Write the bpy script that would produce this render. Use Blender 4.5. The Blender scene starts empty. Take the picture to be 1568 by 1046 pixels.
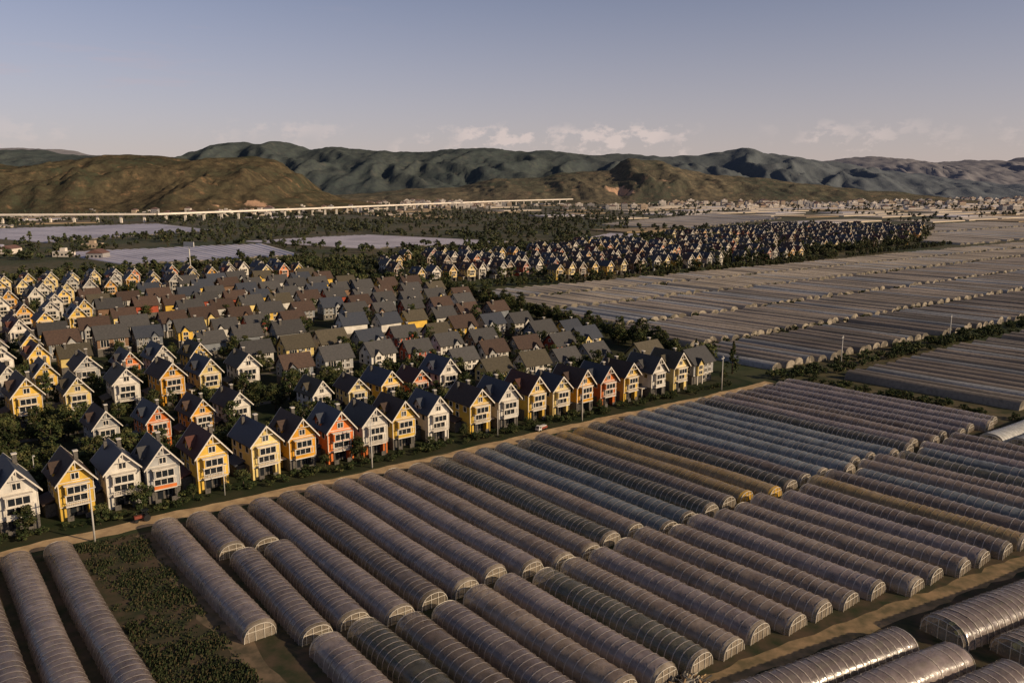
import bpy, math, random
from mathutils import Vector, noise
random.seed(7)
R=random.random
U=random.uniform
scene=bpy.context.scene
C=bpy.context.collection

# ------------------------------------------------------------ world layout
AX,AY=-77.1,114.6
DX,DY=.809,.588
def P(s,q):           # s along the dirt road, q away from it (towards houses)
    return (AX+DX*s-DY*q, AY+DY*s+DX*q)
def inpoly(x,y,poly):
    c=False;n=len(poly);j=n-1
    for i in range(n):
        xi,yi=poly[i];xj,yj=poly[j]
        if (yi>y)!=(yj>y) and x<(xj-xi)*(y-yi)/(yj-yi)+xi: c=not c
        j=i
    return c
# ------------------------------------------------------------ materials
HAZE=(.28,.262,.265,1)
def newmat(name):
    m=bpy.data.materials.new(name); m.use_nodes=True
    nt=m.node_tree; nt.nodes.clear()
    out=nt.nodes.new('ShaderNodeOutputMaterial')
    b=nt.nodes.new('ShaderNodeBsdfPrincipled')
    nt.links.new(b.outputs[0],out.inputs[0])
    return m,nt,b,out
def mixc(nt,fac,a,b,mode='MIX'):
    n=nt.nodes.new('ShaderNodeMix'); n.data_type='RGBA'; n.blend_type=mode
    for sock,val in ((0,fac),(6,a),(7,b)):
        if hasattr(val,'is_output'): nt.links.new(val,n.inputs[sock])
        elif sock==0: n.inputs[0].default_value=val
        else: n.inputs[sock].default_value=(*val[:3],1)
    return n.outputs[2]
def noisen(nt,scale,detail=4,vec=None,rough=.55):
    n=nt.nodes.new('ShaderNodeTexNoise'); n.inputs['Scale'].default_value=scale
    n.inputs['Detail'].default_value=detail; n.inputs['Roughness'].default_value=rough
    if vec is not None: nt.links.new(vec,n.inputs['Vector'])
    return n.outputs['Fac']
def ramp(nt,fac,lo,hi,a=0.,b=1.):
    n=nt.nodes.new('ShaderNodeMapRange'); n.inputs[1].default_value=lo; n.inputs[2].default_value=hi
    n.inputs[3].default_value=a; n.inputs[4].default_value=b
    nt.links.new(fac,n.inputs[0]); return n.outputs[0]
def math2(nt,op,a,b):
    n=nt.nodes.new('ShaderNodeMath'); n.operation=op
    for i,v in enumerate((a,b)):
        if hasattr(v,'is_output'): nt.links.new(v,n.inputs[i])
        else: n.inputs[i].default_value=v
    return n.outputs[0]
def pos(nt):
    return nt.nodes.new('ShaderNodeNewGeometry').outputs['Position']
def haze(nt,col,p,d1=8000,mx=.8):  # aerial haze painted into the base colour, growing with distance from the origin
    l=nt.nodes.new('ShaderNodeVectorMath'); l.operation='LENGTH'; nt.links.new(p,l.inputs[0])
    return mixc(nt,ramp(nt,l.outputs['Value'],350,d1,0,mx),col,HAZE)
def simple(name,c1,c2=None,scale=3,rough=.8,spec=.3,obj_rand=0,hz=True,lo=.35,hi=.65,bump=0):
    m,nt,b,out=newmat(name); p=pos(nt)
    c2=c2 or tuple(v*.75 for v in c1)
    f=ramp(nt,noisen(nt,scale,5,p),lo,hi)
    col=mixc(nt,f,c1,c2)
    if obj_rand:
        oi=nt.nodes.new('ShaderNodeObjectInfo')
        hsv=nt.nodes.new('ShaderNodeHueSaturation')
        nt.links.new(ramp(nt,oi.outputs['Random'],0,1,1-obj_rand,1+obj_rand),hsv.inputs['Value'])
        nt.links.new(col,hsv.inputs['Color']); col=hsv.outputs[0]
    if hz: col=haze(nt,col,p)
    nt.links.new(col,b.inputs['Base Color'])
    b.inputs['Roughness'].default_value=rough; b.inputs['Specular IOR Level'].default_value=spec
    if bump:
        bn=nt.nodes.new('ShaderNodeBump'); bn.inputs['Strength'].default_value=bump; bn.inputs['Distance'].default_value=.3
        nt.links.new(f,bn.inputs['Height']); nt.links.new(bn.outputs[0],b.inputs['Normal'])
    return m
# ------------------------------------------------------------ mesh builder
class MB:
    def __init__(s): s.v=[];s.f=[];s.m=[];s.sm=[]
    def face(s,pts,m=0,sm=False):
        i=len(s.v); s.v.extend(pts); s.f.append(tuple(range(i,i+len(pts)))); s.m.append(m); s.sm.append(sm)
    def box(s,x0,x1,y0,y1,z0,z1,m=0):
        i=len(s.v)
        s.v+= [(x0,y0,z0),(x1,y0,z0),(x1,y1,z0),(x0,y1,z0),(x0,y0,z1),(x1,y0,z1),(x1,y1,z1),(x0,y1,z1)]
        for f in ((0,3,2,1),(4,5,6,7),(0,1,5,4),(1,2,6,5),(2,3,7,6),(3,0,4,7)):
            s.f.append(tuple(i+k for k in f)); s.m.append(m); s.sm.append(False)
    def pxz(s,poly,y0,y1,m=0):
        i=len(s.v);n=len(poly)
        s.v+=[(x,y0,z) for x,z in poly]+[(x,y1,z) for x,z in poly]
        s.f.append(tuple(i+k for k in range(n))); s.f.append(tuple(i+n+k for k in reversed(range(n))))
        for k in range(n): s.f.append((i+k,i+n+k,i+n+(k+1)%n,i+(k+1)%n))
        s.m+=[m]*(n+2); s.sm+=[False]*(n+2)
    def pyz(s,poly,x0,x1,m=0):
        i=len(s.v);n=len(poly)
        s.v+=[(x0,y,z) for y,z in poly]+[(x1,y,z) for y,z in poly]
        s.f.append(tuple(i+k for k in reversed(range(n)))); s.f.append(tuple(i+n+k for k in range(n)))
        for k in range(n): s.f.append((i+k,i+(k+1)%n,i+n+(k+1)%n,i+n+k))
        s.m+=[m]*(n+2); s.sm+=[False]*(n+2)
    def cyl(s,a,b,r0,r1,n=8,m=0,sm=True):
        a=Vector(a);b=Vector(b);d=(b-a).normalized()
        u=d.cross(Vector((0,0,1)) if abs(d.z)<.9 else Vector((1,0,0))).normalized(); w=d.cross(u)
        i=len(s.v)
        for c,r in ((a,r0),(b,r1)):
            for k in range(n):
                t=2*math.pi*k/n; s.v.append(tuple(c+u*(r*math.cos(t))+w*(r*math.sin(t))))
        for k in range(n):
            s.f.append((i+k,i+(k+1)%n,i+n+(k+1)%n,i+n+k)); s.m.append(m); s.sm.append(sm)
        s.f.append(tuple(i+k for k in reversed(range(n)))); s.f.append(tuple(i+n+k for k in range(n)))
        s.m+=[m,m]; s.sm+=[False,False]
    def mesh(s,name,mats):
        me=bpy.data.meshes.new(name); me.from_pydata(s.v,[],s.f)
        for x in mats: me.materials.append(x)
        me.polygons.foreach_set('material_index',s.m); me.polygons.foreach_set('use_smooth',s.sm); me.update()
        return me
def place(me,name,x=0,y=0,z=0,rz=0,sc=1,parent=None):
    o=bpy.data.objects.new(name,me); C.objects.link(o); o.location=(x,y,z); o.rotation_euler=(0,0,rz)
    o.scale=(sc,sc,sc) if not isinstance(sc,tuple) else sc
    if parent: o.parent=parent
    return o
def empty(name):
    e=bpy.data.objects.new(name,None); C.objects.link(e); return e

# ------------------------------------------------------------ camera
cam=bpy.data.cameras.new('camera'); co=bpy.data.objects.new('camera',cam); C.objects.link(co)
co.location=(0,0,55); co.rotation_euler=(math.radians(79.1),0,0)
cam.lens=28.7; cam.sensor_width=36; cam.clip_end=40000; cam.clip_start=1
scene.camera=co
# ------------------------------------------------------------ light
EL,AZ=22,113
sv=Vector((math.sin(math.radians(AZ))*math.cos(math.radians(EL)),math.cos(math.radians(AZ))*math.cos(math.radians(EL)),math.sin(math.radians(EL))))
sl=bpy.data.lights.new('sun','SUN'); sl.energy=5.0; sl.angle=math.radians(.55); sl.color=(1,.79,.54)
so=bpy.data.objects.new('sun',sl); C.objects.link(so); so.rotation_euler=sv.to_track_quat('Z','Y').to_euler()
w=bpy.data.worlds.new('World'); scene.world=w; w.use_nodes=True; nt=w.node_tree; nt.nodes.clear()
wo=nt.nodes.new('ShaderNodeOutputWorld'); bg=nt.nodes.new('ShaderNodeBackground')
sky=nt.nodes.new('ShaderNodeTexSky'); sky.sky_type='NISHITA'; sky.sun_disc=False
sky.sun_elevation=math.radians(EL); sky.sun_rotation=math.radians(AZ); sky.altitude=1900; sky.dust_density=1.6; sky.air_density=1.0; sky.ozone_density=2.4
hs=nt.nodes.new('ShaderNodeHueSaturation'); hs.inputs['Saturation'].default_value=.80
nt.links.new(sky.outputs[0],hs.inputs['Color'])
tint=mixc(nt,1.0,hs.outputs[0],(1.06,.95,1.0),'MULTIPLY')
tc=nt.nodes.new('ShaderNodeTexCoord'); sep=nt.nodes.new('ShaderNodeSeparateXYZ'); nt.links.new(tc.outputs['Generated'],sep.inputs[0])
Z=sep.outputs[2]; Xd=sep.outputs[0]
hz=math2(nt,'POWER',ramp(nt,Z,0.0,.30,1,0),1.7)
sky2=mixc(nt,math2(nt,'MULTIPLY',hz,.80),tint,(6.5,5.2,4.8))
mp=nt.nodes.new('ShaderNodeMapping'); mp.inputs['Scale'].default_value=(1,1,1.7); nt.links.new(tc.outputs['Generated'],mp.inputs[0])
cn=noisen(nt,42,8,mp.outputs[0],.60); big=noisen(nt,11,2,tc.outputs['Generated'])
band=nt.nodes.new('ShaderNodeValToRGB'); nt.links.new(Z,band.inputs[0])
cr=band.color_ramp; cr.elements[0].position=.030; cr.elements[0].color=(0,0,0,1)
cr.elements[1].position=.25; cr.elements[1].color=(0,0,0,1)
for p_,v_ in ((.048,.65),(.055,1),(.063,.75),(.076,.0)):
    e=cr.elements.new(p_); e.color=(v_,v_,v_,1)
azm=ramp(nt,math2(nt,'ABSOLUTE',math2(nt,'SUBTRACT',Xd,.08),0),.16,.45,1,.28)
cover=math2(nt,'MULTIPLY',ramp(nt,big,.40,.56),azm)
cm=ramp(nt,math2(nt,'ADD',cn,math2(nt,'MULTIPLY',band.outputs[0],.18)),.60,.71)
cl_f=math2(nt,'MULTIPLY',math2(nt,'MULTIPLY',math2(nt,'MULTIPLY',cm,cover),ramp(nt,Z,.076,.062)),.62)
wisp=nt.nodes.new('ShaderNodeMapping'); wisp.inputs['Scale'].default_value=(1,1,9); nt.links.new(tc.outputs['Generated'],wisp.inputs[0])
wf=math2(nt,'MULTIPLY',ramp(nt,noisen(nt,5,6,wisp.outputs[0],.6),.58,.76),ramp(nt,Xd,-.1,-.5,0,.38))
cl=mixc(nt,cl_f,sky2,(9.0,7.4,6.8)); cl=mixc(nt,wf,cl,(6.8,5.0,5.1))
nt.links.new(cl,bg.inputs[0]); bg.inputs[1].default_value=.083
nt.links.new(bg.outputs[0],wo.inputs[0])
scene.view_settings.view_transform='Standard'; scene.view_settings.look='None'; scene.view_settings.exposure=0

# ------------------------------------------------------------ ground
m,nt,b,out=newmat('ground_mat'); p=pos(nt)
c=mixc(nt,ramp(nt,noisen(nt,.012,6,p),.4,.6),(.042,.052,.022),(.11,.085,.048))
c=mixc(nt,ramp(nt,noisen(nt,.25,6,p),.4,.7),c,(.03,.036,.016))
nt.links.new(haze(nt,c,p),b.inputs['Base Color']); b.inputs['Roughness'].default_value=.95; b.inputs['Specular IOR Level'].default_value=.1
g=MB(); S=16000; g.face([(-S,-500,0),(S,-500,0),(S,S,0),(-S,S,0)]); place(g.mesh('ground',[m]),'ground')
dirt=simple('dirt',(.48,.335,.18),(.31,.21,.115),.5,.95,.1)
soil=simple('soil',(.080,.056,.036),(.028,.034,.016),.35,.95,.1)
grass=simple('lawn',(.018,.027,.010),(.050,.044,.024),.13,.95,.1,lo=.4,hi=.72)
def strip(name,s0,s1,qf,wd,z,mat,step=3,jit=.35):
    b=MB(); L=[];s=s0
    while s<=s1:
        q=qf(s); a=P(s,q-wd/2-U(0,jit)); c=P(s,q+wd/2+U(0,jit)); L.append((a,c)); s+=step
    for (a,c),(a2,c2) in zip(L,L[1:]): b.face([(*a,z),(*a2,z),(*c2,z),(*c,z)])
    return place(b.mesh(name,[mat]),name)
def sheet(name,pts,z,mat):
    b=MB(); b.face([(*q,z) for q in pts]); return place(b.mesh(name,[mat]),name)
sheet('lawn',[P(-120,2),P(182,2),P(212,230),P(212,380),P(-120,380)],.004,grass)
sheet('farm_soil',[P(-30,-3),P(192,-3),P(205,-130),P(-30,-130)],.004,soil)
strip('dirt_road',-20,186,lambda s:.5*math.sin(s*.07)+.25*math.sin(s*.31),3.2,.012,dirt,2,.6)
strip('farm_track',20,160,lambda s:-85.0-.125*(s-69),2.2,.012,simple('dirt_dark',(.29,.195,.105),(.12,.095,.05),.5,.95,.1),2,.9)
b=MB(); pr_=None
for i in range(30):
    q=-4-2*i; s_=19.6+.035*(-q)+.3*math.sin(q*.4); a=P(s_-1.0-U(0,.8),q); c_=P(s_+1.5+U(0,.3),q)
    if pr_: b.face([(*a,.012),(*c_,.012),(*pr_[1],.012),(*pr_[0],.012)])
    pr_=(a,c_)
place(b.mesh('field_path',[simple('path_dirt',(.17,.12,.075),(.08,.065,.04),.6,.95,.1)]),'field_path')
street=simple('street_concrete',(.13,.115,.095),(.07,.065,.045),.5,.9,.2)
for qq in (30,63,95,125,155,185,215,245,275,305,335):
    strip('village_street',-60,178+qq*.1,lambda s:qq,2.6,.010,street,8,.1)

# ------------------------------------------------------------ greenhouses
def plastic(name,c1,c2,transp=.3,rough=.27,spec=.8):
    m,nt,b,out=newmat(name); p=pos(nt)
    col=mixc(nt,ramp(nt,noisen(nt,.35,6,p,.6),.35,.65),c1,c2)
    col=mixc(nt,ramp(nt,noisen(nt,2.5,5,p,.7),.56,.8),col,tuple(v*.6 for v in c1))
    oi=nt.nodes.new('ShaderNodeObjectInfo'); hsv=nt.nodes.new('ShaderNodeHueSaturation')
    nt.links.new(ramp(nt,oi.outputs['Random'],0,1,.72,1.32),hsv.inputs['Value']); nt.links.new(col,hsv.inputs['Color'])
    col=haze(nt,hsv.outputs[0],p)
    nt.links.new(col,b.inputs['Base Color']); b.inputs['Specular IOR Level'].default_value=spec
    nt.links.new(ramp(nt,noisen(nt,1.1,4,p),.3,.7,rough-.09,rough+.15),b.inputs['Roughness'])
    bn=nt.nodes.new('ShaderNodeBump'); bn.inputs['Strength'].default_value=.3; bn.inputs['Distance'].default_value=.2
    nt.links.new(noisen(nt,1.3,3,p),bn.inputs['Height']); nt.links.new(bn.outputs[0],b.inputs['Normal'])
    if transp:
        tr=nt.nodes.new('ShaderNodeBsdfTransparent'); mx=nt.nodes.new('ShaderNodeMixShader')
        nt.links.new(ramp(nt,noisen(nt,.8,4,p),.35,.65,transp-.1,transp+.12),mx.inputs[0])
        nt.links.new(b.outputs[0],mx.inputs[1]); nt.links.new(tr.outputs[0],mx.inputs[2]); nt.links.new(mx.outputs[0],out.inputs[0])
    return m
PL={'mauve':plastic('film_mauve',(.17,.130,.115),(.27,.215,.19)),
'brown':plastic('film_brown',(.165,.118,.085),(.265,.205,.155)),
'blue':plastic('film_blue',(.125,.132,.130),(.22,.232,.225)),
'yellow':plastic('film_yellow',(.23,.15,.058),(.31,.22,.11)),
'dark':plastic('film_dark',(.085,.078,.052),(.165,.148,.11),.42),
'pale':plastic('film_pale',(.35,.345,.31),(.47,.46,.41),.15,.25)}
hoopm=simple('hoop_white',(.47,.40,.33),(.33,.28,.235),2,.4,.6)
hoopd=simple('hoop_yellow',(.44,.32,.14),(.33,.25,.11),2,.4,.6)
endm=plastic('film_end',(.24,.195,.145),(.42,.35,.27),.5)
endy=plastic('film_end_yellow',(.60,.34,.03),(.40,.25,.06),.2)
framem=simple('frame_white',(.55,.49,.40),(.42,.38,.31),2,.6,.4)
cropm=simple('crop_green',(.06,.09,.02),(.10,.11,.04),1.5,.8,.2)
def tunnel(p0,p1,wd,h,kind='mauve',seg=10,step=1.15,endk=None,hoop=None,name='plastic_greenhouse'):
    b=MB(); p0=Vector((*p0,0));p1=Vector((*p1,0)); L=(p1-p0).length; a=(p1-p0)/L; l=Vector((-a.y,a.x,0))
    h*=U(.92,1.08); step*=U(.9,1.2)
    n=max(2,int(L/step)); ph=[math.pi*k/seg for k in range(seg+1)]
    prof=[(wd/2*math.copysign(abs(math.cos(t))**.85,math.cos(t)),h*math.sin(t)**.78) for t in ph]
    def ring(t,sc=1.0,off=0.,dz=0.): 
        c=p0+a*t+l*off
        return [tuple(c+l*(x*sc)+Vector((0,0,max(0,z*sc+dz*(z>.05))))) for x,z in prof]
    rings=[]; offs=0;dz=0
    rings.append(ring(-.45,.88)); 
    wob=U(0,6)
    for i in range(n+1):
        t=L*i/n; offs=.11*math.sin(t*.13+wob)+U(-.02,.02); dz=.08*math.sin(t*.21+wob*2)+U(-.025,.025)
        rings.append(ring(t,1,offs,dz)); 
        if i<n: rings.append(ring(t+L/n/2,.962-U(0,.012),offs,dz))
        hw=.055; hs_=1.012
        r1=ring(t-hw,hs_,offs,dz); r2=ring(t+hw,hs_,offs,dz)
        if R()<.94:
            for k in range(seg): b.face([r1[k],r1[k+1],r2[k+1],r2[k]],1)
    rings.append(ring(L+.45,.88))
    base=len(b.v); 
    for r in rings: b.v+=r
    w_=seg+1
    for i in range(len(rings)-1):
        for k in range(seg):
            b.f.append((base+i*w_+k,base+i*w_+k+1,base+(i+1)*w_+k+1,base+(i+1)*w_+k)); b.m.append(2 if (i in(0,len(rings)-2)) else 0); b.sm.append(True)
    b.face(list(reversed(rings[0])),2); b.face(rings[-1],2)
    for tt,sg in ((L+.50,1),(-.5,-1)):
        c=p0+a*tt
        for x,z1,ww in ((-.55,h*.84,.05),(.55,h*.84,.05),(-wd*.32,h*.66,.04),(wd*.32,h*.66,.04)):
            q0=c+l*x; b.cyl(tuple(q0),tuple(q0+Vector((0,0,z1))),ww,ww,4,3,False)
        for zz,xx in ((h*.55,wd*.38),):
            b.cyl(tuple(c+l*-xx+Vector((0,0,zz))),tuple(c+l*xx+Vector((0,0,zz))),.045,.045,4,3,False)
        pr=[c+l*(x*.90)+Vector((0,0,z*.90)) for x,z in prof]
        for k in range(seg): b.cyl(tuple(pr[k]),tuple(pr[k+1]),.05,.05,4,3,False)
    for x in (-wd*.28,0,wd*.28):
        for t0 in range(1,int(L)-1,2):
            if R()<.8:
                c=p0+a*(t0+U(0,1)); e=c+a*1.8; hh=U(.25,.7); ww=.35
                b.face([tuple(c+l*(x-ww)),tuple(e+l*(x-ww)),tuple(e+l*x+Vector((0,0,hh))),tuple(c+l*x+Vector((0,0,hh)))],4)
                b.face([tuple(c+l*x+Vector((0,0,hh))),tuple(e+l*x+Vector((0,0,hh))),tuple(e+l*(x+ww)),tuple(c+l*(x+ww))],4)
    me=b.mesh('plastic_greenhouse',[PL[kind],hoop or hoopm,endk or endm,framem,cropm])
    return place(me,name)
kk=lambda s: math.tan(math.radians(2+5.5*max(0,min(1,(s-22)/160))))
def kindA(s):
    if s<40: return random.choice(['mauve','mauve','mauve'])
    if 84<s<94: return 'blue'
    if 101<s<113: return 'yellow'
    if 124<s<150: return random.choice(['blue','mauve','blue'])
    return random.choice(['mauve','brown','brown','mauve','dark'])
s=22.5; i=0
while s<187:
    k=kk(s); kind=kindA(s)
    q0=-5+U(-.9,.3); q1=-49-.045*s*.8+U(-1.4,1.4)
    if i==0: q1=-45
    if i in (1,2):
        tunnel(P(s+k*0,q0),P(s+k*15,-21+U(-1,1)),4.5,2.15,kind)
        q0b=-23.5
        tunnel(P(s+k*(q0b*-1)+.6,q0b),P(s+k*45,q1),4.5,2.15,kind)
    else:
        tunnel(P(s,q0),P(s+k*(q0-q1),q1),4.5,2.15,kind,endk=endy if 100<s<112 else None,hoop=hoopd if kind=='yellow' else None)
    qb=q1-2.6+U(-.8,.6)
    s2=s+k*(q0-qb); qe=-81.5-.13*(s2+1.5-69)+U(-1,1)
    if s2<178:
        kb=random.choice(['dark','brown','mauve','brown','dark']) if s<90 else random.choice(['brown','brown','dark','blue','mauve','brown'])
        if 118<s<124: kb='yellow'
        if s>24: tunnel(P(s2,qb),P(s2+k*(qb-qe),qe),4.5,2.15,kb,hoop=hoopd if kb=='yellow' else None)
    s+=5.15+U(-.12,.12); i+=1
for s in (-9,-3.6,1.7,7.2):
    tunnel(P(s,-4.5),P(s+2.2,-60),4.2,2.1,'mauve')
for j in range(6):
    tunnel(P(40,-85.5-5.6*j),P(86+j*1.8,-92.8-5.6*j),4.8,2.4,'mauve')
    tunnel(P(92+j*2.2,-95-7.4*j),P(150,-103-7.4*j),6.4,2.9,'brown' if j%2 else 'mauve')
for j in range(5):
    q=-62-5.6*j; tunnel(P(178+j*1.0-(j>2)*4,q),P(235,q-1),5.2,2.3,'pale')

def field(name,p0,p1,p2,p3,n,h,mat,seg=6,ml=4,cap=True,wfrac=.88):
    b=MB()
    lerp=lambda a,c,t:Vector((a[0]+(c[0]-a[0])*t,a[1]+(c[1]-a[1])*t,0))
    ph=[math.pi*k/seg for k in range(seg+1)]
    for i in range(n):
        t=(i+.5)/n; A=lerp(p0,p1,t);B=lerp(p3,p2,t)
        wa=(Vector((*p1,0))-Vector((*p0,0)))/n*wfrac; wb=(Vector((*p2,0))-Vector((*p3,0)))/n*wfrac
        D=B-A; A=A+D*U(0,.04); B=B-D*U(0,.06)
        hh=h*U(.82,1.12); mi=random.choice([0,0,0,1,1,2])
        rings=[]
        for r in range(ml+1):
            u=r/ml; c=A+(B-A)*u; ww=wa+(wb-wa)*u; dz=U(.95,1.05)
            rings.append([tuple(c-ww*.5*math.cos(f)+Vector((0,0,hh*dz*math.sin(f)**.8))) for f in ph])
        base=len(b.v)
        for r in rings:b.v+=r
        w_=seg+1
        for r in range(ml):
            for k in range(seg):
                b.f.append((base+r*w_+k,base+r*w_+k+1,base+(r+1)*w_+k+1,base+(r+1)*w_+k)); b.m.append(mi); b.sm.append(True)
        if cap:
            b.face(list(reversed(rings[0])),3); b.face(rings[-1],3)
    return place(b.mesh(name,mat),name)
def plf(name,c1,c2,rough=.45):
    m,nt,b,out=newmat(name); p=pos(nt)
    mp=nt.nodes.new('ShaderNodeMapping'); mp.vector_type='TEXTURE'; mp.inputs['Rotation'].default_value=(0,0,-math.radians(48)); mp.inputs['Scale'].default_value=(30,3,10)
    nt.links.new(p,mp.inputs[0])
    col=mixc(nt,ramp(nt,noisen(nt,1,5,mp.outputs[0]),.3,.7),c1,c2)
    col=mixc(nt,ramp(nt,noisen(nt,.02,4,p),.4,.65),col,tuple(v*.7 for v in c1))
    col=mixc(nt,ramp(nt,noisen(nt,1.2,4,p),.45,.8),col,tuple(v*.6 for v in c1))
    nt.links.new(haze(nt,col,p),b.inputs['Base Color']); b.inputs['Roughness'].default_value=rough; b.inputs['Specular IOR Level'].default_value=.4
    return m
fe=simple('film_end_far',(.30,.255,.195),(.10,.085,.065),.35,lo=.40,hi=.56)
fed=simple('film_end_dark',(.19,.16,.12),(.08,.07,.055),.35,lo=.42,hi=.56)
tan=[plf('film_tan_a',(.58,.46,.30),(.70,.57,.40)),plf('film_tan_b',(.44,.345,.22),(.58,.47,.33)),plf('film_tan_c',(.42,.38,.32),(.60,.55,.47)),fed]
dk=[plf('film_dk_a',(.23,.178,.125),(.34,.27,.195)),plf('film_dk_b',(.16,.128,.088),(.27,.22,.165)),plf('film_dk_c',(.22,.21,.19),(.38,.36,.325)),fe]
md=[plf('film_md_a',(.37,.29,.20),(.49,.39,.28)),plf('film_md_b',(.27,.215,.15),(.39,.32,.235)),plf('film_md_c',(.30,.28,.25),(.48,.455,.41)),fe]
lav=[plf('film_lav_a',(.54,.48,.50),(.62,.56,.57)),plf('film_lav_b',(.50,.45,.47),(.58,.53,.54)),plf('film_lav_c',(.56,.51,.52),(.64,.58,.59)),fed]
FIELDS=[]
def fsq(s0,s1,q0,q1,mat,pitch=5.8,seg=6,h=2.3,k=.1):
    n=max(1,int((s1-s0)/pitch)); L=q1-q0
    pts=[P(s0,q1),P(s1,q1),P(s1+k*L,q0),P(s0+k*L,q0)]
    FIELDS.append(pts)
    return field('greenhouse_field',*pts,n,h,mat,seg)
def lb(q): return 192+q*.14
for (q0,q1,mat) in ((8,44,dk),(47,88,md),(91,134,md),(138,172,tan),(176,203,tan)):
    sm=400+2.4*q1+60; s=lb((q0+q1)/2)
    while s<sm:
        e=min(sm,s+U(60,150)); fsq(s,e,q0+U(-1,1.5),q1+U(-2,1),mat,5.2 if q0<90 else 5.8); s=e+U(2,6)
fsq(206,300,-56,-8,dk,5.2); fsq(304,430,-60,-8,dk,5.2)
field('greenhouse_field',P(216,-80),P(216,-60),P(300,-60),P(300,-80),4,2.4,[PL['pale']]*3+[tan[3]],8)
def quadf(a,b_,c_,d_,mat,pitch=7,h=2,wf_=.88):
    n=int((Vector(b_)-Vector(a)).length/pitch); FIELDS.append([a,b_,c_,d_])
    field('greenhouse_field',a,b_,c_,d_,n,h,mat,4,2,wfrac=wf_)
quadf((-372,663),(-234,765),(-165,640),(-262,560),lav,7,1.1,.98)
quadf((-262,800),(-161,900),(5,785),(-120,705),lav,7,1.1,.98)
quadf((-700,960),(-500,1160),(-354,983),(-440,780),lav,8,1.1,.98)
quadf((117,1123),(374,1550),(441,1340),(213,1010),tan,8)
quadf((60,800),(110,930),(165,895),(110,790),lav,7,1.1,.98)
quadf((-560,700),(-470,760),(-380,600),(-450,540),lav,7,1.1,.98)
quadf(P(790,330),P(1150,330),P(1150,225),P(770,225),tan,9)
quadf(P(900,215),P(1300,215),P(1300,120),P(850,120),lav,9,1.2,.98)
quadf(P(830,430),P(1250,430),P(1250,340),P(830,340),tan,9)

# ------------------------------------------------------------ houses
wallc={'yellow':(.66,.42,.075),'pale':(.66,.50,.19),'white':(.60,.56,.49),'grey':(.34,.335,.32),'orange':(.60,.165,.04),'ochre':(.60,.29,.03),'red':(.34,.07,.035),'brown':(.21,.125,.075),'slate':(.18,.19,.20)}
WM={k:simple('wall_'+k,v,tuple(x*.72 for x in v),.5,.85,.2,obj_rand=.18) for k,v in wallc.items()}
RMt={'navy':simple('roof_navy',(.030,.036,.048),(.045,.048,.058),2,.6,.4,.2),'brown':simple('roof_brown',(.075,.046,.032),(.05,.032,.024),2,.7,.3,.2),
'grey':simple('roof_grey',(.062,.058,.054),(.042,.04,.038),2,.65,.4,.25),'red':simple('roof_red',(.10,.036,.024),(.065,.028,.020),2,.7,.3,.2),'olive':simple('roof_olive',(.080,.066,.042),(.055,.046,.03),2,.7,.3,.2)}
trim=simple('trim_white',(.66,.60,.51),(.52,.47,.40),1,.7,.3)
stone=simple('plinth_stone',(.13,.115,.10),(.07,.065,.055),3,.9,.2)
m,nt,b,out=newmat('window_glass'); b.inputs['Base Color'].default_value=(.015,.018,.022,1); b.inputs['Roughness'].default_value=.12; b.inputs['Specular IOR Level'].default_value=.6; glass=m
def win_front(b,x0,x1,z0,z1,y,mull=1,tm=1,f=.11):
    b.box(x0,x1,y-.02,y+.0,z0,z1,3)
    b.box(x0-f,x0,y-.09,y,z0-f,z1+f,tm); b.box(x1,x1+f,y-.09,y,z0-f,z1+f,tm)
    b.box(x0,x1,y-.09,y,z1,z1+f,tm); b.box(x0,x1,y-.09,y,z0-f,z0,tm)
    for i in range(mull):
        xm=x0+(x1-x0)*(i+1)/(mull+1); b.box(xm-.05,xm+.05,y-.07,y-.021,z0,z1,tm)
def win_side(b,y0,y1,z0,z1,x,sg):
    a,c=sorted((x,x+sg*.02)); b.box(a,c,y0,y1,z0,z1,3)
    a,c=sorted((x,x+sg*.08)); f=.12
    b.box(a,c,y0-f,y0,z0-f,z1+f,1); b.box(a,c,y1,y1+f,z0-f,z1+f,1); b.box(a,c,y0,y1,z1,z1+f,1); b.box(a,c,y0,y1,z0-f,z0,1)
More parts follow.
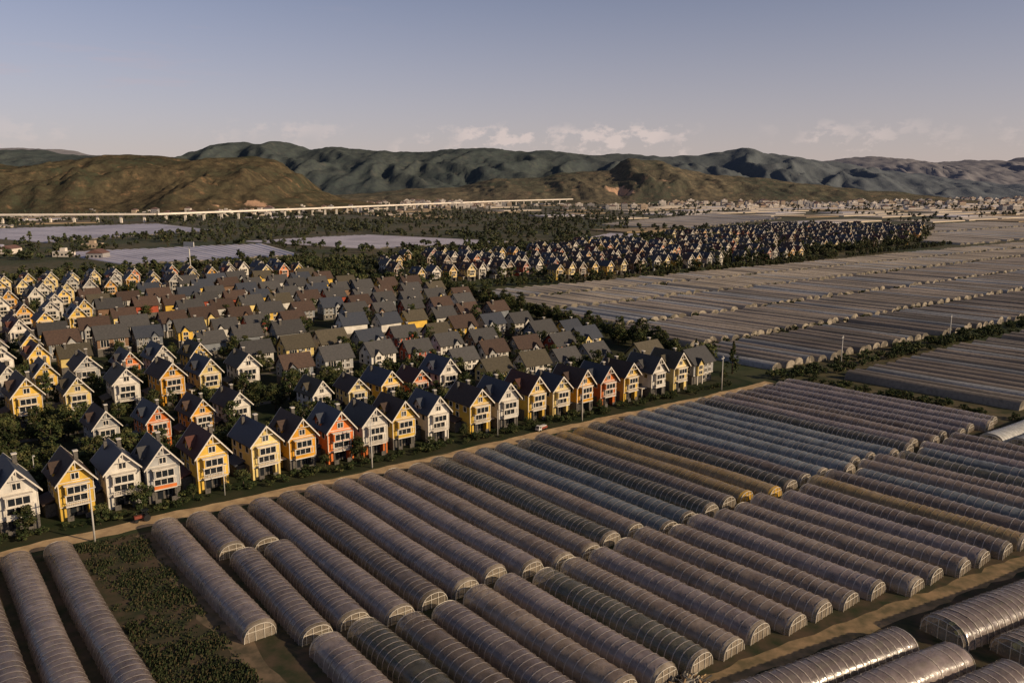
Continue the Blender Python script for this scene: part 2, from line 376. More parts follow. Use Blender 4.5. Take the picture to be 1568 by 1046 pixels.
def houseA(wall,roof,accent,var=0):
    b=MB(); ap=10.3 if var!=2 else 9.9
    H=2.75
    sl=(ap-6.9)/H
    b.box(-H+.05,H-.05,-2.6,4.95,0,2.6,4)
    b.box(-H+.03,-1.72,-3.9,-2.603,0,2.6,4 if var==0 else 5); b.box(1.72,H-.03,-3.9,-2.603,0,2.6,4 if var==0 else 5)
    b.box(-.95,.0,-2.66,-2.6,0,2.1,3); b.box(.35,1.4,-2.66,-2.6,.6,2.1,3)
    b.pxz([(-H,2.6),(H,2.6),(H,6.9),(0,ap),(-H,6.9)],-4,5,0)
    bz=6.3
    b.box(-1.85,1.85,-4.9,-4.003,4.7,bz,0 if var!=1 else 5)
    b.box(-2.05,2.05,-5.05,-4.003,bz,bz+.16,1); b.box(-2.0,2.0,-5.0,-4.003,4.55,4.699,1)
    win_front(b,-1.5,1.5,4.92,6.08,-4.9,2)
    win_front(b,-1.6,1.6,2.95,4.35,-4.0,2)
    b.box(-1.95,1.95,-4.95,-4.003,2.55,2.74,1)
    if var==0:
        b.box(-1.9,1.9,-4.92,-4.86,2.745,3.35,5)
    else:
        for k in range(14): b.box(-1.86+k*.28,-1.80+k*.28,-4.92,-4.87,2.745,3.4,1)
    b.box(-1.95,1.95,-4.96,-4.82,3.402,3.5,1)
    for x in (-1.9,1.72): b.box(x,x+.18,-4.85,-4.67,0,2.545,4); b.box(x,x+.14,-4.84,-4.70,3.503,4.547,1)
    b.box(-1.72,-.9,-4.80,-4.72,0,.9,4); b.box(.9,1.72,-4.80,-4.72,0,.9,4)
    win_front(b,-.55,.55,7.15,8.15,-4.0,1)
    b.box(-H-.04,H+.04,-4.07,-4.002,2.42,2.545,1)
    for x in(-H-.05,H-.08): b.box(x,x+.13,-4.08,-4.003,2.69,6.65,1)
    b.box(-2.6,2.6,-4.10,-4.003,6.68,6.82,1)
    ex=H+.55; ez=ap+.14-sl*ex
    for sg in(-1,1):
        poly=[(sg*ex,ez),(0,ap+.14),(0,ap+.36),(sg*(ex+.03),ez+.18)]
        if sg>0: poly=poly[::-1]
        b.pxz(poly,-4.8,5.5,2)
        poly=[(sg*(ex+.04),ez-.06),(0,ap+.04),(0,ap+.40),(sg*(ex+.08),ez+.22)]
        if sg>0: poly=poly[::-1]
        b.pxz(poly,-4.92,-4.803,1); 
        b.pxz(poly,5.503,5.6,1)
    b.box(-1.15,1.15,-4.90,-4.805,ap-1.5,ap-1.38,1); b.box(-.06,.06,-4.90,-4.805,ap-1.38,ap-.05,1)
    for sg in(-1,1):
        for y0 in(-2.6,.4,3.0):
            win_side(b,y0,y0+1.1,5.0,6.1,sg*H,sg)
            if y0>-2: win_side(b,y0,y0+1.1,3.2,4.3,sg*H,sg)
    b.box(-1,1,5.0,5.03,5,6.2,3); b.box(-1.12,1.12,5.031,5.07,6.2,6.34,1); b.box(-1.12,1.12,5.031,5.07,4.86,5.0,1)
    if var!=2:
        dz=ap-.9
        b.pyz([(-.9,6.6),(1.7,6.6),(1.7,dz-1.3),(.4,dz-.1),(-.9,dz-1.3)],-H-.02,-.5,0)
        b.pyz([(-1.2,dz-1.62),(-1.2,dz-1.42),(.4,dz+.12),(2.0,dz-1.42),(2.0,dz-1.62),(.4,dz-.09)],-H-.4,-.35,2)
        win_side(b,0,.8,7.0,7.9,-H-.02,-1)
    b.box(-4.4,-H-.003,-.5,3.9,0,2.3,4 if var else 0)
    b.pxz([(-4.8,2.3),(-H-.005,3.0),(-H-.005,3.2),(-4.85,2.5)],-.9,4.3,2)
    if var==0:
        b.box(-4.6,-4.4,-2.4,-2.2,0,2.3,1); b.box(-4.7,-H-.01,-2.5,-.91,2.3,2.45,1)
    cy=1.9 if var!=1 else -1.2
    b.box(.7,1.35,cy,cy+.7,ap-1.6,ap+.75,4); b.box(.62,1.43,cy-.08,cy+.78,ap+.75,ap+.9,1)
    if var==2: b.box(-1.3,-.75,3,3.6,ap-1.6,ap+.5,4)
    return b.mesh('villa_mesh',[WM[wall],trim,RMt[roof],glass,stone,WM[accent]])
def houseB(wall,roof,accent,var=0):
    b=MB(); W=4.6; ap=9.3; D0,D1=-3.4,3.6; e=6.0
    b.box(-W+.04,W-.04,D0+.5,D1-.04,0,2.6,4)
    b.pyz([(D0,2.6),(D1,2.6),(D1,e),((D0+D1)/2,ap),(D0,e)],-W,W,0)
    mid=(D0+D1)/2; sl=(ap-e)/(D1-mid)
    for sg in(-1,1):
        ex=D1-mid+.6; ez=ap+.12-sl*ex
        poly=[(mid+sg*ex,ez),(mid+sg*(ex+.03),ez+.2),(mid,ap+.34),(mid,ap+.12)]
        if sg<0: poly=poly[::-1]
        b.pyz(poly,-W-.5,W+.5,2)
        for xx in((-W-.58,-W-.503),(W+.503,W+.58)):
            poly=[(mid+sg*(ex+.04),ez-.12),(mid+sg*(ex+.07),ez+.22),(mid,ap+.38),(mid,ap-.04)]
            if sg<0: poly=poly[::-1]
            b.pyz(poly,*xx,2)
    x0=-3.6 if var==0 else .6; x1=x0+2.6; xm=x0+1.3
    if var<2:
        b.pxz([(x0,2.6),(x1,2.6),(x1,5.6),(xm,7.2),(x0,5.6)],D0-.7,mid,5)
        for sg in(-1,1):
            poly=[(xm+sg*1.65,5.35),(xm,7.3),(xm,7.52),(xm+sg*1.68,5.55)]
            if sg>0: poly=poly[::-1]
            b.pxz(poly,D0-1.1,mid,2)
        win_front(b,x0+.55,x1-.55,4.4,5.4,D0-.7,1); win_front(b,x0+.55,x1-.55,3.0,3.9,D0-.7,1)
        b.box(x0+.05,x0+.3,D0-.65,D0-.4,0,2.6,1); b.box(x1-.3,x1-.05,D0-.65,D0-.4,0,2.6,1)
    else:
        win_front(b,-3.6,-1.2,3.1,5.3,D0,2)
    ox=.4 if var!=1 else -3.7
    for xx in (ox,ox+1.9): 
        win_front(b,xx,xx+1.1,4.6,5.6,D0,1); win_front(b,xx,xx+1.1,3.0,4.0,D0,1)
        win_front(b,xx,xx+1.1,.9,2.0,D0+.5,0)
    b.box(-W-.02,W+.02,D0-.05,D0-.002,2.5,2.66,1)
    for sg in(-1,1):
        for y0 in(-2.2,1.2): win_side(b,y0,y0+1.1,4.5,5.6,sg*W,sg); win_side(b,y0,y0+1.1,3,3.95,sg*W,sg)
        win_side(b,-.4,.6,6.9,7.8,sg*W,sg)
    b.box(2.2,2.9,.8,1.5,7.6,10.1,4); b.box(2.12,2.98,.72,1.58,10.1,10.25,1)
    return b.mesh('villa_side_mesh',[WM[wall],trim,RMt[roof],glass,stone,WM[accent]])
cache={}
def HA(wall,roof,acc,var):
    k=('A',wall,roof,acc,var)
    if k not in cache: cache[k]=houseA(wall,roof,acc,var)
    return cache[k]
def HB(wall,roof,acc,var):
    k=('B',wall,roof,acc,var)
    if k not in cache: cache[k]=houseB(wall,roof,acc,var)
    return cache[k]
ROT=math.radians(39)
front=[(3.3,'white','navy'),(11.8,'yellow','brown'),(19.3,'white','navy'),(25.6,'grey','grey','orange'),(34,'yellow','red'),(44,'pale','navy'),(51.5,'ochre','brown'),(59.5,'orange','navy'),(67,'white','grey','orange'),(74,'yellow','brown'),(82.5,'white','navy'),(93,'yellow','brown'),(100.5,'white','navy'),(109.5,'yellow','red'),(117,'pale','navy'),(123.5,'ochre','brown'),(132,'orange','navy'),(140,'yellow','brown'),(149,'white','grey'),(158.5,'pale','olive'),(-5,'yellow','navy'),(-14,'white','brown')]
for i,f in enumerate(front):
    x,y=P(f[0],13+U(-.9,.9)); place(HA(f[1],f[2],f[3] if len(f)>3 else f[1],i%3),'villa_house',x,y,0,ROT+U(-.05,.05),U(.95,1.03))
x,y=P(170,15); place(HB('grey','grey','pale',0),'villa_house',x,y,0,ROT+.05)
x,y=P(166,30); place(HB('pale','olive','pale',1),'villa_house',x,y,0,ROT)
cols=['yellow','white','yellow','white','pale','orange','ochre','white','grey','pale']
rfs=['navy','brown','grey','red','navy','olive','brown']
spots=[]
def put(mesh,s,q,rot,sc):
    x,y=P(s,q); spots.append((x,y)); place(mesh,'villa_house',x,y,0,rot,sc)
def rowA(q,s0,s1,pitch,face=0,skip=.06,sc=1):
    s=s0
    while s<s1:
        if R()>skip:
            c=random.choice(cols); r=random.choice(rfs)
            put(HA(c,r,random.choice([c,c,'white']),random.choice([0,1,2])),s+U(-.9,.9),q+U(-2,2),ROT+face*math.pi+U(-.08,.08),sc*U(.92,1.05))
        s+=pitch
def rowB(q,s0,s1,pitch,face=0,skip=.09,sc=1):
    s=s0
    while s<s1:
        if R()>skip:
            c=random.choice(['brown','grey','slate','grey','brown','grey','slate','pale','red','white','yellow']); r=random.choice(['grey','brown','olive','grey','grey','navy','brown'])
            put(HB(c,r,random.choice([c,c,'grey']),random.choice([0,1,2])),s+U(-1,1),q+U(-2,2),ROT+face*math.pi+U(-.08,.08),sc*U(.86,1.02))
        s+=pitch
rowA(44,-22,112,9.0,sc=.95)
rowB(40,120,168,12)
rowB(61,120,176,12.5)
rowA(79,-30,64,10.4,sc=1.06); rowB(80,78,180,12.5)
rowA(105,-40,62,9.8); rowB(102,74,182,12.3)
q=130
while q<352:
    e=(173+q*.13) if q<235 else 178
    a=-90+max(0,(q-200))*.2
    split=24 if q<200 else 50
    if q>285: split=100
    if q>320: split=176
    rowA(q,a,split,10,skip=.12)
    if split<170: rowB(q,split+6,e-2,12.6,face=random.choice([0,0,1]),skip=.14)
    q+=24
N2=[(-70,452),(80,486),(141,545),(372,764),(500,1000),(343,1040),(66,718),(-98,560)]
q=206
while q<520:
    s=180
    while s<1000:
        x,y=P(s,q)
        if inpoly(x,y,N2) and R()>.14 and noise.noise(Vector((x*.012,y*.012,7)))>-.38:
            c=random.choice(cols+['brown','grey','brown','red']); r=random.choice(rfs)
            put(HA(c,r,c,random.choice([0,1,2])),s+U(-1.5,1.5),q+U(-3,3),ROT+U(-.08,.08),U(.85,1.0))
        s+=10.4
    q+=28

# ------------------------------------------------------------ trees
bark=simple('bark',(.09,.065,.045),(.06,.045,.03),2,.95,.1)
leafA=simple('leaf_dark',(.020,.032,.010),(.042,.051,.018),.7,.8,.15,obj_rand=.35)
leafB=simple('leaf_light',(.050,.060,.018),(.082,.076,.028),.7,.8,.15,obj_rand=.35)
def tree(name,h,r,ncl,lpc,leaf,seed,conifer=False):
    rd=random.Random(seed); b=MB()
    b.cyl((0,0,0),(rd.uniform(-.2,.2),rd.uniform(-.2,.2),h*.55),.045*h*.6,.02*h*.6,6,0)
    if conifer: b.cyl((0,0,h*.5),(0,0,h*.97),.02*h,.004*h,5,0)
    for i in range(5 if not conifer else 0):
        a=i*1.257+rd.random(); z=h*rd.uniform(.3,.5)
        b.cyl((0,0,z),(math.cos(a)*r*.7,math.sin(a)*r*.7,z+h*.28),.014*h,.005*h,4,0)
    for i in range(ncl):
        if conifer:
            t=rd.random()**.8; z=h*(.12+.86*t); rr=r*(1-t)*rd.uniform(.3,1); a=rd.uniform(0,6.28); c=(math.cos(a)*rr,math.sin(a)*rr,z); cr=r*.28*(1.15-t)
        else:
            while True:
                x,y,z=[rd.uniform(-1,1) for _ in range(3)]
                d=x*x+y*y+z*z
                if .15<d<1: break
            c=(x*r*.8,y*r*.8,h*.56+z*h*.36); cr=r*rd.uniform(.22,.42)
        mi=1 if rd.random()<.6 else 2
        for k in range(lpc):
            o=Vector((rd.gauss(0,1),rd.gauss(0,1),rd.gauss(0,1))); o=o.normalized()*cr*rd.uniform(.5,1.05); o.z*=.75
            u=Vector((rd.gauss(0,1),rd.gauss(0,1),rd.gauss(0,.6))).normalized(); v=u.cross(o.normalized()+Vector((.01,.3,.2))).normalized()
            s=leaf*rd.uniform(.6,1.3); p=Vector(c)+o
            b.face([tuple(p-u*s-v*s*.5),tuple(p+u*s-v*s*.6),tuple(p+u*s*.7+v*s*.6),tuple(p-u*s*.6+v*s*.7)],mi)
    return b.mesh(name,[bark,leafA,leafB])
TN=[tree('tree_mesh',7,2.6,30,36,.20,k) for k in range(4)]+[tree('tree_tall_mesh',9.5,2.1,30,36,.20,14)]
TC=[tree('conifer_mesh',9,2.2,70,24,.18,20+k,True) for k in range(2)]
TS=[tree('shrub_mesh',2.2,1.4,12,26,.16,40+k) for k in range(3)]
TM=[tree('tree_mid_mesh',8,3.0,16,16,.5,60+k) for k in range(4)]+[tree('tree_mid_tall_mesh',11,2.4,16,16,.5,74)]
TF=[tree('tree_far_mesh',9,4.0,11,10,1.0,80+k) for k in range(4)]+[tree('tree_far_tall_mesh',13,3.0,11,10,1.0,94)]
for i in range(1050):
    s=U(-22,174); q=random.choice([4.5+U(-1,1),U(21,37),U(21,37),U(20,38),U(50,72),U(50,72),U(86,98),U(110,345),U(110,345),U(110,345),U(110,345)])
    if q<7: 
        x,y=P(s,q); place(random.choice(TS),'garden_shrub',x,y,0,U(0,6),U(.3,.9)); continue
    x,y=P(s,q)
    if any((x-a)**2+(y-c)**2<17 for a,c in spots): continue
    place(random.choice(TN),'garden_tree',x,y,0,U(0,6),U(.45,1.1))
for (s,q,k) in ((4,6,.75),(21.5,7,.8),(62.5,7.5,.8),(55.5,8,.5),(88,8,.5),(-1,6,.6),(128,8,.4),(30,7,.4),(79,7,.4),(15,6,.5),(39,7,.6),(105,7,.4)):
    x,y=P(s,q); place(TN[int(s)%4],'garden_tree',x,y,0,U(0,6),k)
for (s,q,k) in ((184,22,1.25),(186,14,1.0),(179,24,1.15),(188,30,.8),(176,9,.5),(196,62,1.25),(189,66,1.0),(182,70,.8),(194,90,.8)):
    x,y=P(s,q); place(TC[0] if (s==186 or s==188) else random.choice(TN[:4]),'cypress_tree' if (s in(186,188)) else 'garden_tree',x,y,0,U(0,6),k*1.1)
def belt(name,pts,meshes,lo,hi):
    e=empty(name)
    for x,y in pts: place(random.choice(meshes),'crown',x,y,-.2,U(0,6),U(lo,hi),e)
    return e
belt('yard_shrubs',[P(U(-20,172),random.choice([U(17.5,38),U(48,74),U(5,8)])) for _ in range(420)],TS,.3,.9)
belt('hedge',[P(U(188,440),U(-4,5)) for _ in range(210)],TS,.5,1.6)
belt('hedge',[P(196+U(-2.5,2.5)+(-q)*.1,q) for q in [U(-60,-4) for _ in range(60)]],TS,.5,1.1)
for qq in (45.5,89.5,136,174): belt('hedge',[P(U(lb(qq),430+2.4*qq),qq+U(-1,1)) for _ in range(90)],TS,.3,1.3)
belt('village_edge_trees',[P(lb(q)-7+U(-5,3),q) for q in [U(35,235) for _ in range(170)]],TN,.5,1.1)
belt('tree_belt',[P(U(178,215),U(215,400)) for _ in range(130)],TM,.6,1.1)
belt('tree_belt',[P(U(-120,240),U(356,425)) for _ in range(460)],TM,.5,1.1)
belt('tree_belt',[P(s_,198+abs(s_-343)*.1*(1 if s_>343 else 3.5)*.8+U(0,8)) for s_ in [U(205,760) for _ in range(300)]],TM,.35,.75)
pts=[]
while len(pts)<820:
    x,y=U(-110,560),U(440,1080)
    if not inpoly(x*1.0,y,N2): continue
    if any((x-a)**2+(y-c)**2<24 for a,c in spots): continue
    pts.append((x,y))
belt('village_trees',pts,TM,.5,1.1)
pts=[]
for i in range(700):
    a=random.choice([((-98,560),(66,718)),((66,718),(343,1040)),((372,764),(500,1000)),((141,545),(372,764))]); t=R()
    pts.append((a[0][0]+(a[1][0]-a[0][0])*t+U(-14,14),a[0][1]+(a[1][1]-a[0][1])*t+U(0,26)))
belt('tree_belt',pts,TM,.5,1.25)
def ok(x,y,mar=0):
    for f in FIELDS:
        if inpoly(x,y,f): return False
    return True
def sq(x,y):
    rx,ry=x-AX,y-AY; return rx*DX+ry*DY, -rx*DY+ry*DX
pts=[]
for i in range(4200):
    Y=U(600,1600); X=Y*U(-.72,.24)
    s_,q_=sq(X,Y)
    if q_<400 or not ok(X,Y) or inpoly(X,Y,N2): continue
    if noise.noise(Vector((X*.006,Y*.006,3)))<-.12 and R()<.85: continue
    pts.append((X,Y))
belt('distant_woodland',pts,TF,.32,.95)
mos=[simple('field_pale',(.62,.51,.37),(.46,.38,.28),.02,.6,.3),simple('field_tan',(.30,.21,.12),(.20,.15,.085),.02,.9,.2),simple('field_green',(.06,.075,.027),(.045,.055,.022),.02,.9,.2),simple('field_grey',(.50,.45,.44),(.36,.33,.33),.02,.6,.3)]
bm=MB(); tp=[]
s=-1400
while s<5200:
    q=120 if s>850 else 405
    while q<3200:
        x,y=P(s+55,q+35)
        if 600<y<4200 and abs(x)<.78*y and (s<230 or s>960 or q>430) and not inpoly(x,y,N2):
            right=x>.15*y
            if all(ok(*P(s+a,q+b_)) for a in(0,50,100) for b_ in(0,35,65)):
                r=R()
                if (right and r<.80) or (not right and r<.32 and (y>1300 or x<-.4*y)):
                    mi=random.choice([0,0,3,0,1]) if right else random.choice([1,3,0,1])
                    z=1.2+U(0,.4)
                    c_=[P(s,q),P(s+U(92,104),q),P(s+U(92,104),q+U(45,64)),P(s,q+U(45,64))]
                    i0=len(bm.v); bm.v+=[(*c,0) for c in c_]+[(*c,z) for c in c_]
                    for f in((4,5,6,7),(0,1,5,4),(1,2,6,5),(2,3,7,6),(3,0,4,7)): bm.f.append(tuple(i0+k for k in f)); bm.m.append(mi); bm.sm.append(False)
                if R()<.6:
                    dirn=R()<.5
                    for k in range(int(U(3,13))):
                        a=U(0,108); tp.append(P(s+a,q+68+U(-2,2)) if dirn else P(s+105+U(-2,2),q+a*.65))
        q+=70
    s+=108
place(bm.mesh('farm_fields',mos),'farm_fields')
belt('distant_tree_rows',tp,TF,.4,.95)

# ------------------------------------------------------------ viaduct
conc=simple('concrete',(.78,.70,.60),(.68,.61,.52),.1,.8,.2)
vb=MB(); path=[(-1500,1180),(-900,1150),(-518,1200),(-350,1500),(-205,1800),(-20,2150),(250,2500)]
def seg(a,c_,z0,z1,wd,m=0):
    a=Vector((*a,0)); c_=Vector((*c_,0)); d=(c_-a).normalized(); l=Vector((-d.y,d.x,0))*wd/2
    i=len(vb.v)
    for z in(z0,z1): vb.v+= [tuple(p_+Vector((0,0,z))) for p_ in(a-l,c_-l,c_+l,a+l)]
    for f in((0,3,2,1),(4,5,6,7),(0,1,5,4),(1,2,6,5),(2,3,7,6),(3,0,4,7)): vb.f.append(tuple(i+k for k in f)); vb.m.append(m); vb.sm.append(False)
for a,c_ in zip(path,path[1:]):
    seg(a,c_,11,12.6,11); seg(a,c_,12.603,13.4,10.2)
    L=(Vector(c_)-Vector(a)).length
    for k in range(int(L/32)):
        t=(k+.5)/int(L/32); x=a[0]+(c_[0]-a[0])*t; y=a[1]+(c_[1]-a[1])*t
        vb.box(x-1.6,x+1.6,y-1.2,y+1.2,0,10.0); vb.box(x-4,x+4,y-1.6,y+1.6,10.0,10.997)
place(vb.mesh('railway_viaduct',[conc]),'railway_viaduct')

# ------------------------------------------------------------ distant town
tb=MB(); tm=[simple('plaster_white',(.72,.64,.55),None,.05),simple('plaster_tan',(.50,.38,.26),None,.05),simple('plaster_grey',(.32,.30,.29),None,.05),simple('roof_tile_far',(.16,.08,.06),None,.05),glass]
def bld(x,y,w_,d_,h):
    m_=random.choice([0,0,1,2]); tb.box(x-w_/2,x+w_/2,y-d_/2,y+d_/2,0,h,m_)
    if R()<.4: tb.pxz([(x-w_/2-.5,h+.003),(x+w_/2+.5,h+.003),(x,h+w_*.22)],y-d_/2-.5,y+d_/2+.5,3)
    else: tb.box(x-w_/6,x+w_/6,y-d_/6,y+d_/6,h+.003,h+2.5,m_)
    for f_ in range(int(h/3.2)):
        for k in range(int(w_/3)): tb.box(x-w_/2+.8+3*k,x-w_/2+2.2+3*k,y-d_/2-.05,y-d_/2-.002,1+f_*3.2,2.4+f_*3.2,4)
for (u0,u1,y0,y1,n) in ((-.21,-.02,2150,2420,120),(.18,.38,2200,2500,150),(.3,.64,2300,3900,460),(-.62,-.3,1400,1600,70),(-.1,.12,1750,2150,60),(.2,.62,1700,2300,80),(-.62,-.5,590,700,4),(-.3,.1,1650,1750,20)):
    cl_=[(U(u0,u1),U(y0,y1)) for _ in range(max(2,n//9))]
    for k in range(n):
        cu,cy_=random.choice(cl_); Y=cy_+random.gauss(0,35); X=cu*Y+random.gauss(0,45)
        bld(X,Y,U(7,18),U(8,14),random.choice([4,6,6,7,9,12]) if Y>1400 else 4)
place(tb.mesh('distant_town',tm),'distant_town')

# ------------------------------------------------------------ hills
def hillmat(name,ca,cb,cc,hz,thr=(.45,.6),sc=.004,xh=0.,scar=None,hc=(.15,.175,.20),bs=.6):
    m,nt,b,out=newmat(name); p=pos(nt)
    c=mixc(nt,ramp(nt,noisen(nt,sc,9,p,.66),*thr),ca,cb)
    c=mixc(nt,ramp(nt,noisen(nt,sc*5,8,p,.75),.54,.66),c,cc)
    c=mixc(nt,ramp(nt,noisen(nt,.05,6,p,.75),.42,.60),c,tuple(v*.45 for v in ca))
    if scar:
        for (sx_,sy_,r_) in scar:
            vm=nt.nodes.new('ShaderNodeVectorMath'); vm.operation='DISTANCE'; nt.links.new(p,vm.inputs[0]); vm.inputs[1].default_value=(sx_,sy_,25)
            f=math2(nt,'ADD',vm.outputs['Value'],math2(nt,'MULTIPLY',noisen(nt,.022,7,p,.75),r_*3.4))
            c=mixc(nt,ramp(nt,f,r_*2.7,r_*2.4),c,(.46,.28,.17))
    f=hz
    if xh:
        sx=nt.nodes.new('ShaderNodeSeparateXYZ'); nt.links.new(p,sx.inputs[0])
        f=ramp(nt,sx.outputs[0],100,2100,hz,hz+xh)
    c=mixc(nt,f,c,hc)  # air haze painted into the hill colour, stronger to the right if xh
    nt.links.new(c,b.inputs['Base Color']); b.inputs['Roughness'].default_value=1; b.inputs['Specular IOR Level'].default_value=0
    bn=nt.nodes.new('ShaderNodeBump'); bn.inputs['Strength'].default_value=bs; bn.inputs['Distance'].default_value=12
    nt.links.new(noisen(nt,.02,7,p,.7),bn.inputs['Height']); nt.links.new(bn.outputs[0],b.inputs['Normal'])
    return m
def hill(name,D,prof,depth,mat,amp=20,nx=520,ny=80,seed=0,gul=1.0,terr=0):
    b=MB(); 
    def pr(px):
        if px<=prof[0][0]: return prof[0][1]
        for (a,ya),(c_,yc) in zip(prof,prof[1:]):
            if a<=px<=c_:
                t=(px-a)/(c_-a); t=t*t*(3-2*t); return ya+(yc-ya)*t
        return prof[-1][1]
    x0=prof[0][0];x1=prof[-1][0]
    for j in range(ny+1):
        v=j/ny*1.35
        Y=D-depth+depth*v
        for i in range(nx+1):
            px=x0+(x1-x0)*i/nx; X=(px-784)/1273*D
            top=max(0,55+(282-pr(px))/1273*D)
            wv=noise.noise(Vector((X*.004+seed,Y*.004,seed)))
            rg=noise.ridged_multi_fractal(Vector((X*.0048+wv*.35+seed,Y*.0024,seed+5)),.95,2.2,6,1.0,2.0)
            if v<1: sh=math.sin(min(1,v)*math.pi/2)**1.1
            else: sh=max(0,1-(v-1)*1.6)
            edge=4*sh*(1-sh) if v<1 else 0
            fr=noise.fractal(Vector((X*.012,Y*.012,seed)),1,2,5)
            h=top*sh + edge*top*.26*gul*(rg-1.35) + amp*.22*fr*min(1,v*3)*min(1,top/60)
            if terr and v<1.0: h=h*.55+.45*(math.floor(h/terr)+min(1,(h/terr%1)*2.2))*terr
            if top<=1: h=-4
            b.v.append((X,Y,max(h,-3)-(3 if j==0 else 0)))
    w_=nx+1
    for j in range(ny):
        for i in range(nx):
            a=j*w_+i; b.f.append((a,a+1,a+1+w_,a+w_)); b.m.append(0); b.sm.append(True)
    place(b.mesh(name,[mat]),name)
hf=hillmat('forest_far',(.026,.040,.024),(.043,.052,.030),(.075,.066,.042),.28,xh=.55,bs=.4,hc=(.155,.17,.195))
hill('mountain_ridge',3900,[(-400,230),(-200,222),(-80,236),(0,236),(60,231),(140,241),(290,243),(325,233),(350,223),(375,221),(400,224),(440,220),(465,226),(480,232),(520,227),(550,231),(580,233),(640,236),(690,231),(750,229),(800,235),(840,233),(900,240),(950,238),(1000,241),(1060,241),(1090,236),(1130,229),(1165,238),(1240,248),(1330,262),(1450,276),(1560,296),(1640,330)],1000,hf,34,nx=640,seed=3,gul=1.0)
hb=hillmat('hill_brown',(.105,.078,.038),(.042,.048,.024),(.22,.13,.065),.07,(.42,.6),.006,scar=[(-500,1620,24),(-560,1560,12)])
hill('terraced_hill',2050,[(-500,262),(-300,240),(-120,250),(0,253),(60,258),(130,247),(190,240),(250,243),(300,247),(380,243),(425,248),(460,268),(490,292),(530,307),(600,318),(640,330)],560,hb,26,nx=420,seed=11,terr=9,gul=1.25)
ht=hillmat('hill_tan',(.15,.115,.06),(.052,.058,.028),(.25,.155,.085),.16,(.42,.60),.006,scar=[(310,2480,42),(455,2500,34),(400,2640,30),(340,2420,26)])
hill('quarried_hill',2800,[(420,330),(500,300),(560,296),(640,290),(700,287),(760,276),(820,274),(870,266),(930,262),(960,245),(1000,247),(1040,260),(1090,270),(1150,272),(1220,282),(1330,292),(1450,306),(1500,335)],480,ht,24,nx=420,seed=21,terr=11,gul=1.0)
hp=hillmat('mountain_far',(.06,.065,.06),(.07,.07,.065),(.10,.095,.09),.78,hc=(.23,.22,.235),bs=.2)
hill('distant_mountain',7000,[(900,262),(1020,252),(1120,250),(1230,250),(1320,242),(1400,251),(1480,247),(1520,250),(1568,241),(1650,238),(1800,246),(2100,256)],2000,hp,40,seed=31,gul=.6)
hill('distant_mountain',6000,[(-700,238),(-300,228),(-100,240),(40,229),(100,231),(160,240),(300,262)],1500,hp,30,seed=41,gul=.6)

# ------------------------------------------------------------ weedy field + weeds
wd=MB()
for i in range(7000):
    s_=U(9.8,19.0); q_=U(-62,-3); x,y=P(s_+(-q_)*.035,q_)
    n_=noise.fractal(Vector((x*.16,y*.16,0)),1,2,4)
    if n_<U(-.35,.4): continue
    h=U(.08,.35)+max(0,n_)*.4
    for k in range(3):
        a=U(0,6.28); dx,dy=math.cos(a)*.10,math.sin(a)*.10; ox,oy=U(-.3,.3),U(-.3,.3)
        wd.face([(x+ox-dx,y+oy-dy,0),(x+ox+dx,y+oy+dy,0),(x+ox+dx*.6+.1,y+oy+dy*.6,h),(x+ox-dx*.7,y+oy-dy*.7+.1,h*.9)],random.choice([0,0,0,1]))
place(wd.mesh('weeds',[simple('weed_green',(.020,.032,.010),(.045,.052,.018),1),simple('weed_dry',(.10,.075,.035),(.06,.048,.022),1)]),'weeds')

# ------------------------------------------------------------ poles, vehicles, rubble
polem=simple('pole_concrete',(.5,.47,.42),(.42,.4,.36),2)
pb=MB(); pb.cyl((0,0,0),(0,0,9.5),.17,.10,8,0); pb.box(-.9,.9,-.07,.07,8.7,8.85,0)
for x in(-.8,0,.8): pb.cyl((x,0,8.85),(x,0,9.1),.06,.04,6,0)
pm=pb.mesh('pole_mesh',[polem])
for s_,q_ in ((12.5,-2.7),(63,2.6),(118,3),(168,3),(222,1.5),(290,2)):
    x,y=P(s_,q_); place(pm,'utility_pole',x,y,0,.9)
for s_,q_ in ((35,5),(95,5),(8,30),(30,96),(75,64),(110,128)):
    b=MB(); b.cyl((0,0,0),(0,0,6),.09,.06,8,0); b.cyl((0,0,5.9),(0,-1.2,6.3),.05,.04,6,0); b.box(-.15,.15,-1.7,-1.1,6.22,6.36,0)
    x,y=P(s_,q_); place(b.mesh('lamp_mesh',[polem]),'street_lamp',x,y,0,ROT)
red=simple('paint_red',(.22,.05,.03),None,2,.5,.4); wht=simple('paint_white',(.6,.57,.52),None,2,.4,.5); rub=simple('rubber',(.02,.02,.02),None,2,.9,.2)
def wheels(b,ps,r,w_,m):
    for x,y in ps: b.cyl((x-w_/2,y,r),(x+w_/2,y,r),r,r,14,m,False)
b=MB(); b.pyz([(-2.6,.5),(-.9,.5),(-.9,1.9),(-1.3,2.15),(-2.2,2.1),(-2.65,1.2)],-.85,.85,0)
b.pyz([(-2.61,1.3),(-2.3,1.98),(-2.28,1.98),(-2.6,1.28)],-.75,.75,2); b.box(-.87,-.852,-2.1,-1.2,1.3,1.9,2); b.box(.852,.87,-2.1,-1.2,1.3,1.9,2)
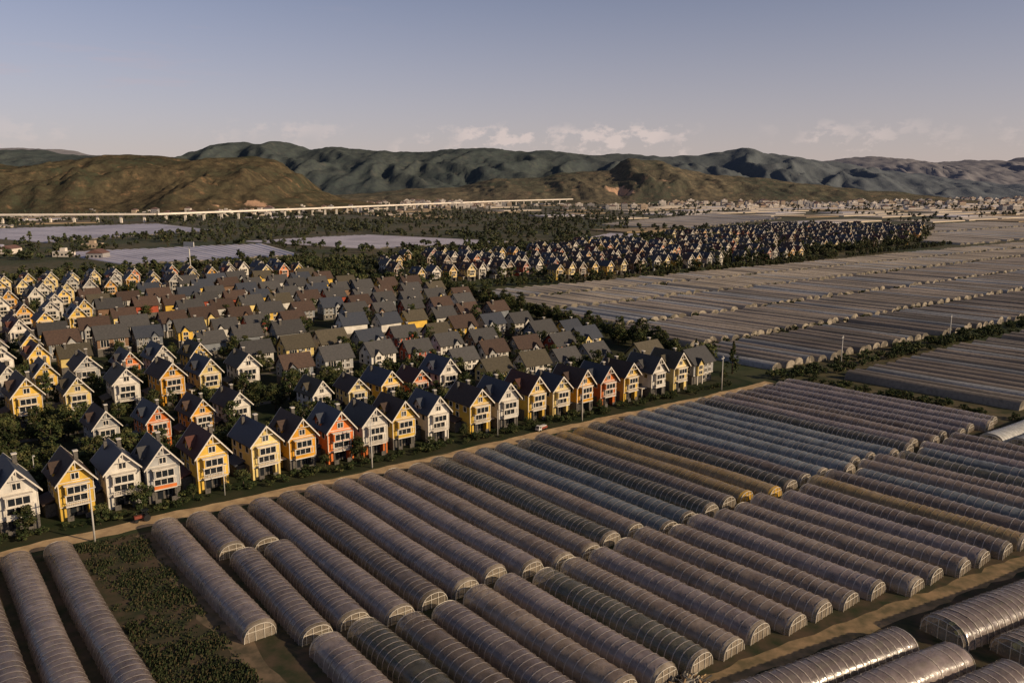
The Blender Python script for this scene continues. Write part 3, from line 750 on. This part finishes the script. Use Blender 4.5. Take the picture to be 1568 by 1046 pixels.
b.box(-.9,.9,-.85,2.4,.75,.9,1); b.box(-.9,-.82,-.85,2.4,.9,1.5,1); b.box(.82,.9,-.85,2.4,.9,1.5,1); b.box(-.82,.82,2.32,2.4,.9,1.5,1); b.box(-.7,.7,-.6,2.1,.9,1.75,0)
wheels(b,[(-.8,-1.9),(.8,-1.9),(-.8,1.6),(.8,1.6)],.38,.26,3)
x,y=P(105.5,2.6); place(b.mesh('truck_mesh',[wht,red,glass,rub]),'small_truck',x,y,.01,math.radians(-40),.62)
b=MB(); b.box(-.35,.35,-1.7,-.2,.7,1.3,0); b.box(-.6,.6,-.2,1.0,.6,1.0,0); b.box(-.3,.3,.35,.9,1.0,1.4,2)
for x_ in(-.55,.5):
    for y_ in(-.15,.9): b.box(x_,x_+.06,y_,y_+.06,1.0,2.2,2)
b.box(-.7,.7,-.3,1.1,2.2,2.3,2); b.cyl((.2,-1.2,1.3),(.2,-1.2,2.0),.05,.05,6,2)
wheels(b,[(-.8,.6),(.8,.6)],.7,.35,1); wheels(b,[(-.6,-1.4),(.6,-1.4)],.38,.22,1)
x,y=P(20.5,1.6); place(b.mesh('tractor_mesh',[red,rub,glass]),'red_tractor',x,y,.01,math.radians(-50),.8)
b=MB()
for k in range(150):
    a=U(0,6.28); r=U(0,2.8); x_,y_=math.cos(a)*r,math.sin(a)*r*.7; z_=max(0,.8-r*.3)*R(); L=U(.2,1.3); an=U(0,3.14)
    b.cyl((x_,y_,z_+.1),(x_+math.cos(an)*L,y_+math.sin(an)*L,z_+U(.05,.6)),U(.05,.2),U(.04,.18),5,random.choice([0,1,2]),False)
x,y=P(59,-83.2); place(b.mesh('rubble_mesh',[simple('debris_pale',(.45,.4,.3)),dirt,stone]),'debris_pile',x,y,0,0)
b=MB(); b.cyl((0,0,0),(0,0,16),.5,.35,8,0); b.box(-.3,.3,-4,4,16,19,1); b.box(.302,.34,-3.7,3.7,16.3,18.7,0)
place(b.mesh('billboard_mesh',[polem,wht]),'billboard',-205,520,0,1.2)
print('objects',len(bpy.data.objects))
